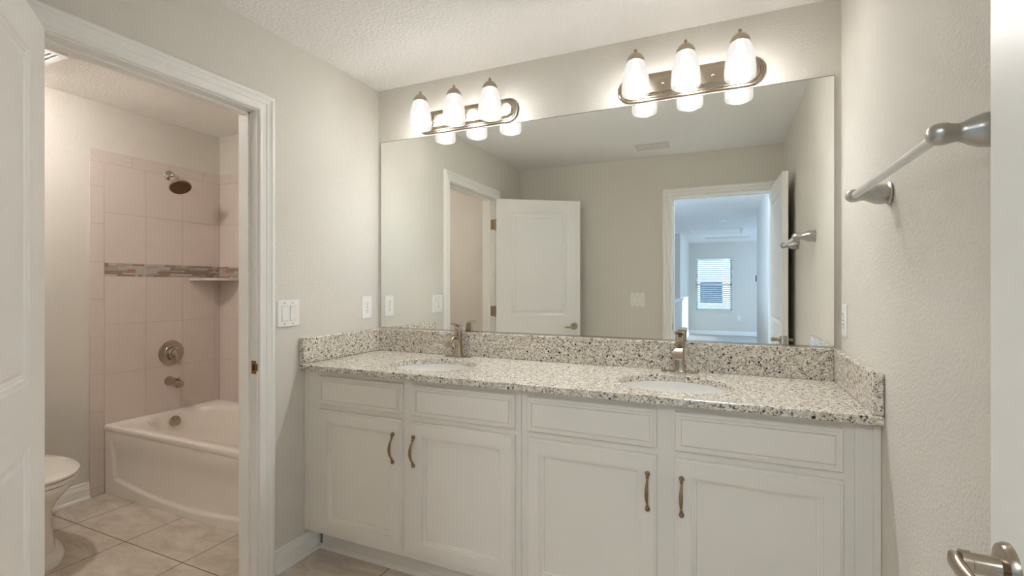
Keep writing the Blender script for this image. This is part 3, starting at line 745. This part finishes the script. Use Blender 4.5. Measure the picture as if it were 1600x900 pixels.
t = thing('shower_valve', 'round chrome shower valve with lever above the tub spout', 'shower valve', (XT + 0.0006, -0.153, 0.831))
m = MB(); m.lathe([(0.084, 0.0), (0.0855, 0.003), (0.083, 0.008), (0.060, 0.013), (0.052, 0.0145), (0.050, 0.017)], (0, 0, 0), (1, 0, 0), 44); m.build('escutcheon', M_NICKEL, t, smooth=30)
m = MB(); m.lathe([(0.040, 0.014), (0.041, 0.020), (0.038, 0.040), (0.033, 0.044)], (0, 0, 0), (1, 0, 0), 32); m.build('collar', M_CHROME, t, smooth=35)
m = MB(); m.lathe([(0.030, 0.044), (0.031, 0.050), (0.029, 0.068), (0.022, 0.076), (0.0005, 0.079)], (0, 0, 0), (1, 0, 0), 30)
rings = []
for z, w, d, x in ((0.0, 0.040, 0.020, 0.062), (-0.025, 0.034, 0.018, 0.064), (-0.050, 0.024, 0.014, 0.068), (-0.072, 0.018, 0.011, 0.073), (-0.078, 0.012, 0.007, 0.075)):
    rings.append([(x + dx, y + 0.006 * (-z / 0.078), z) for y, dx in rrect(w, d, d * 0.45, 4)])
m.loft(rings); m.build('lever', M_NICKEL, t, smooth=45)
t = thing('shower_fitting', 'round shower head on an arm high on the tile wall', 'shower head', (XT + 0.0006, -0.162, 2.066))
m = MB(); m.lathe([(0.036, 0.0), (0.036, 0.003), (0.030, 0.010), (0.014, 0.014)], (0, 0, 0), (1, 0, 0), 30); m.build('flange', M_CHROME, t, smooth=40)
m = MB(); m.tube([(0.010, 0, 0), (0.045, -0.001, 0.001), (0.080, -0.006, -0.010), (0.108, -0.011, -0.034), (0.122, -0.014, -0.050)], 0.0105, 14); m.build('arm', M_CHROME, t, smooth=60)
ax = Vector((0.58, -0.12, -0.80)).normalized(); hb = Vector((0.120, -0.014, -0.050))
m = MB(); m.lathe([(0.012, -0.004), (0.017, 0.004), (0.017, 0.014), (0.020, 0.020), (0.036, 0.030), (0.058, 0.042), (0.066, 0.050), (0.067, 0.056), (0.064, 0.060), (0.0615, 0.0595)], hb, ax, 40); m.build('head', M_NICKEL, t, smooth=45)
m = MB(); m.lathe([(0.0612, 0.0585), (0.0612, 0.0602), (0.030, 0.0618), (0.0005, 0.0622)], hb, ax, 36)
face = m.build('spray_face', M_NOZZLE, t, smooth=45)
m = MB(); u = ax.orthogonal().normalized(); w = ax.cross(u)
for rr_, n in ((0.012, 6), (0.024, 12), (0.037, 18), (0.050, 26)):
    for k in range(n):
        a = 2 * math.pi * k / n + rr_ * 40
        c = hb + ax * 0.0605 + (u * math.cos(a) + w * math.sin(a)) * rr_
        m.lathe([(0.0022, 0), (0.0018, 0.0028)], c, ax, 6)
m.build('nozzles', M_SLOT, face)

# ------------------------------------------------------------------ toilet (local: +x forward from the wall)
t = thing('toilet', 'white toilet with closed lid beside the bathtub', 'toilet', (XT + 0.010, -1.130, 0.0))
def ov(x0, x1, hy, z, n=44):
    """egg outline: blunter at the back, rounder in front"""
    x0, x1 = x0 * 1.1, x1 * 1.1; cx, rx = (x0 + x1) / 2, (x1 - x0) / 2; out = []
    for j in range(n):
        a = 2 * math.pi * j / n; c, s_ = math.cos(a), math.sin(a)
        e = 2.0 if c > 0 else 2.6
        out.append((cx + rx * math.copysign(abs(c) ** (2 / e), c), hy * math.copysign(abs(s_) ** (2 / e), s_), z))
    return out
m = MB()
m.loft([ov(0.06, 0.662, 0.156, 0.001), ov(0.06, 0.662, 0.156, 0.022), ov(0.065, 0.650, 0.146, 0.036), ov(0.07, 0.612, 0.130, 0.046), ov(0.08, 0.598, 0.124, 0.11), ov(0.08, 0.590, 0.120, 0.18), ov(0.08, 0.592, 0.124, 0.225), ov(0.07, 0.612, 0.140, 0.265), ov(0.06, 0.648, 0.160, 0.305), ov(0.04, 0.690, 0.178, 0.345), ov(0.03, 0.706, 0.185, 0.370), ov(0.03, 0.704, 0.184, 0.381), ov(0.05, 0.68, 0.165, 0.385)])
m.build('bowl', M_CHINA, t, smooth=50)
m = MB(); m.loft([ov(0.225, 0.708, 0.182, 0.3857), ov(0.222, 0.715, 0.187, 0.3902), ov(0.222, 0.715, 0.187, 0.4012), ov(0.226, 0.710, 0.183, 0.4057)]); m.build('seat', M_CHINA, t, smooth=40)
m = MB(); m.loft([ov(0.218, 0.706, 0.181, 0.4092), ov(0.214, 0.713, 0.186, 0.4132), ov(0.214, 0.713, 0.186, 0.4222), ov(0.222, 0.704, 0.179, 0.4277), ov(0.27, 0.65, 0.14, 0.4297)]); m.box(0.216, 0.26, -0.09, 0.09, 0.3852, 0.4152); m.build('lid', M_CHINA, t, smooth=35)
m = MB(); m.loft([[(0.105 + x, y, z) for x, y in rrect(w_, d_, 0.03, 5)] for z, w_, d_ in ((0.383, 0.165, 0.34), (0.46, 0.185, 0.37), (0.735, 0.198, 0.39))]); m.build('tank', M_CHINA, t, smooth=40)
m = MB(); m.loft([[(0.107 + x, y, z) for x, y in rrect(w_, d_, 0.03, 5)] for z, w_, d_ in ((0.7355, 0.206, 0.405), (0.765, 0.208, 0.407), (0.775, 0.195, 0.39))]); m.build('tank_lid', M_CHINA, t, smooth=40)
m = MB(); m.lathe([(0.013, 0), (0.013, 0.01)], (0.203, 0.15, 0.69), (1, 0, 0), 16); m.tube([(0.214, 0.15, 0.69), (0.218, 0.12, 0.688), (0.218, 0.08, 0.684)], 0.006, 10); m.build('flush_lever', M_CHROME, t, smooth=50)

# ------------------------------------------------------------------ exhaust fan with lamp over the toilet
t = thing('exhaust_fan', 'square white slotted exhaust fan on the toilet room ceiling', 'exhaust fan', (-1.245, -1.135, H))
m = MB(); sx = 0.30
holed_slab(m, rrect(sx, sx, 0.012, 4), [[(-0.12, 0.02 + 0.022 * k), (-0.12, 0.034 + 0.022 * k), (0.12, 0.034 + 0.022 * k), (0.12, 0.02 + 0.022 * k)] for k in range(5)], -0.014, -0.0006)
m.build('grille', M_PLASTIC, t, bevel=0.002)
m = MB(); m.box(-0.13, 0.13, 0.01, 0.14, -0.002, -0.0008); m.build('slot_shadow', M_VOID, t)  # near-black sheet paints the shade behind the slots
m = MB(); m.lathe([(0.039, 0), (0.038, 0.008), (0.031, 0.018), (0.018, 0.025), (0.0005, 0.027)], (0, -0.065, -0.0142), (0, 0, -1), 26); m.build('lamp_lens', M_LENS, t, smooth=60)

# ------------------------------------------------------------------ hall details seen in the mirror, plus added unseen light sources
win = struct(MB().build('window_1', M_TRIM) if False else thing('window_1', 'white single hung window with blinds on the far hall wall', 'window', ((WX0 + WX1) / 2, YF, WZ0)))
wx0, wx1, wh = -(WX1 - WX0) / 2, (WX1 - WX0) / 2, WZ1 - WZ0
m = MB()
for a in ((wx0, wx0 + 0.045, 0, wh), (wx1 - 0.045, wx1, 0, wh), (wx0, wx1, 0, 0.045), (wx0, wx1, wh - 0.045, wh), (wx0, wx1, wh * 0.5 - 0.022, wh * 0.5 + 0.022)): m.box(a[0], a[1], -0.12, -0.075, a[2], a[3])
m.build('sash_frame', M_TRIM, win)
for z0, z1 in ((0.045, wh * 0.5 - 0.022), (wh * 0.5 + 0.022, wh - 0.045)):
    MB().box(wx0 + 0.045, wx1 - 0.045, -0.100, -0.096, z0, z1).build('pane', M_PANE, win)
MB().box(wx0 - 0.03, wx1 + 0.03, -0.07, 0.028, -0.018, 0.0).build('sill', M_TRIM, win, bevel=0.003)
bl = thing('window_blind', 'white horizontal slat blind hanging in the far hall window', 'blind', ((WX0 + WX1) / 2, YF - 0.036, WZ0))
MB().box(wx0 + 0.003, wx1 - 0.003, -0.028, 0.026, wh - 0.055, wh - 0.004).build('head_rail', M_BLIND, bl)
MB().box(wx0 + 0.004, wx1 - 0.004, -0.022, 0.022, 0.004, 0.024).build('bottom_rail', M_BLIND, bl)
m = MB(); n = 26
for i in range(n):
    z = 0.045 + i * (wh - 0.125) / (n - 1); tz = 0.012
    m.add([(x, y, z + dz + e) for e in (0, 0.003) for x, y, dz in ((wx0 + 0.004, -0.025, tz), (wx1 - 0.004, -0.025, tz), (wx1 - 0.004, 0.025, -tz), (wx0 + 0.004, 0.025, -tz))], [(0, 1, 2, 3), (7, 6, 5, 4), (0, 1, 5, 4), (1, 2, 6, 5), (2, 3, 7, 6), (3, 0, 4, 7)])
m.build('slats', M_BLIND, bl)
m = MB()
for x in (-0.27, 0.27):
    for y in (-0.027, 0.027): m.box(x - 0.0015, x + 0.0015, y - 0.001, y + 0.001, 0.010, wh - 0.05)
m.build('cords', M_BLIND, bl)
for nm, lx, y0, y1, z0, z1 in (('added_window_2', -1.65, -3.9, -2.5, 0.9, 2.2), ('added_window_3', 5.05, -10.35, -8.05, 0.85, 2.15)):  # two added windows, out of view, to bring daylight into the hall
    w_ = thing(nm, 'added white framed window, unseen, lighting the hall', 'window', (lx, (y0 + y1) / 2, z0)); struct(w_)
    m = MB(); hy, hh = (y1 - y0) / 2, z1 - z0
    for a in ((-hy, -hy + 0.05, 0, hh), (hy - 0.05, hy, 0, hh), (-hy, hy, 0, 0.05), (-hy, hy, hh - 0.05, hh), (-0.02, 0.02, 0, hh)): m.box(-0.025, 0.025, a[0], a[1], a[2], a[3])
    m.build('sash_frame', M_TRIM, w_)
t = thing('added_hall_light', 'added round flush ceiling light, unseen, in the hall just outside the entry door', 'ceiling light', (1.75, -2.95, H))  # added lamp out of view, fills the vanity through the doorway
m = MB(); m.lathe([(0.165, 0.0006), (0.170, 0.010), (0.165, 0.025), (0.155, 0.028)], (0, 0, 0), (0, 0, -1), 36); m.build('base', M_NICKEL2, t, smooth=40)
m = MB(); m.lathe([(0.155, 0.0285), (0.150, 0.060), (0.125, 0.090), (0.07, 0.108), (0.0005, 0.112)], (0, 0, 0), (0, 0, -1), 36); m.build('glass_bowl', M_HALL_FILL, t, smooth=50)
# attic hatch, return grille, smoke detector
t = thing('attic_hatch', 'white framed attic hatch in the hall ceiling', 'hatch', (1.675, -8.69, H))
m = MB(); sx, sy = 1.02, 1.06
PROF = [(0, -0.0006), (0, -0.014), (0.012, -0.020), (0.03, -0.020), (0.045, -0.012), (0.065, -0.012), (0.065, -0.0006)]
m.loft([[(x, y, z) for x, y in ((-sx / 2 + i, -sy / 2 + i), (sx / 2 - i, -sy / 2 + i), (sx / 2 - i, sy / 2 - i), (-sx / 2 + i, sy / 2 - i))] for i, z in PROF], False, False); m.build('frame', M_TRIM, t)
MB().box(-sx / 2 + 0.067, sx / 2 - 0.067, -sy / 2 + 0.067, sy / 2 - 0.067, -0.006, -0.0006).build('hatch_panel', M_CEIL, t)
register('return_grille', 'long white return air grille on the hall ceiling near the far wall', 'vent', 1.87, -10.28, 0.98, 0.36, 14, 2)
t = thing('smoke_detector', 'round white smoke detector on the hall ceiling', 'smoke detector', (1.84, -6.93, H))
m = MB(); m.lathe([(0.072, 0.0006), (0.072, 0.012), (0.066, 0.016), (0.062, 0.030), (0.05, 0.038), (0.0005, 0.040)], (0, 0, 0), (0, 0, -1), 32); m.build('housing', M_PLASTIC, t, smooth=40)
m = MB(); m.lathe([(0.018, 0.0395), (0.017, 0.0425), (0.0005, 0.043)], (0, 0, 0), (0, 0, -1), 20); m.build('test_button', M_FIN, t, smooth=40)
t = thing('thermostat', 'small black thermostat on the grey hall wall in the mirror', 'thermostat', (2.30, -6.16, 1.41))
MB().box(-0.012, -0.0006, -0.05, 0.05, -0.055, 0.055).build('base', M_PLASTIC, t, bevel=0.003)
MB().box(-0.024, -0.012, -0.046, 0.046, -0.051, 0.051).build('display', M_SLOT, t, bevel=0.004)
# neighbouring house beyond the window
t = thing('house', 'pale neighbouring house seen through the blinds of the hall window', 'house', (1.4, -15.0, -3.0))
MB().box(-4, 4, -3, 0, 0, 6.6).build('wall', M_SIDING, t)
MB().box(-0.40, 0.38, -0.01, 0.03, 3.66, 4.96).build('window_frame', M_TRIM, t)
MB().box(-0.35, 0.33, 0.03, 0.035, 3.72, 4.40).build('lower_pane', M_HOUSEGLASS, t)
MB().box(-0.35, 0.33, 0.03, 0.035, 4.44, 4.90).build('upper_pane', M_HOUSEPALE, t)  # upper pane in one flat pale tone
m = MB(); m.add([(-4.4, 0.4, 6.5), (4.4, 0.4, 6.5), (4.4, -3.4, 6.5), (-4.4, -3.4, 6.5), (-4.4, -1.5, 8.2), (4.4, -1.5, 8.2)], [(0, 1, 5, 4), (3, 4, 5, 2), (0, 4, 3), (1, 2, 5), (0, 3, 2, 1)]); m.build('roof', M_GROUT, t)
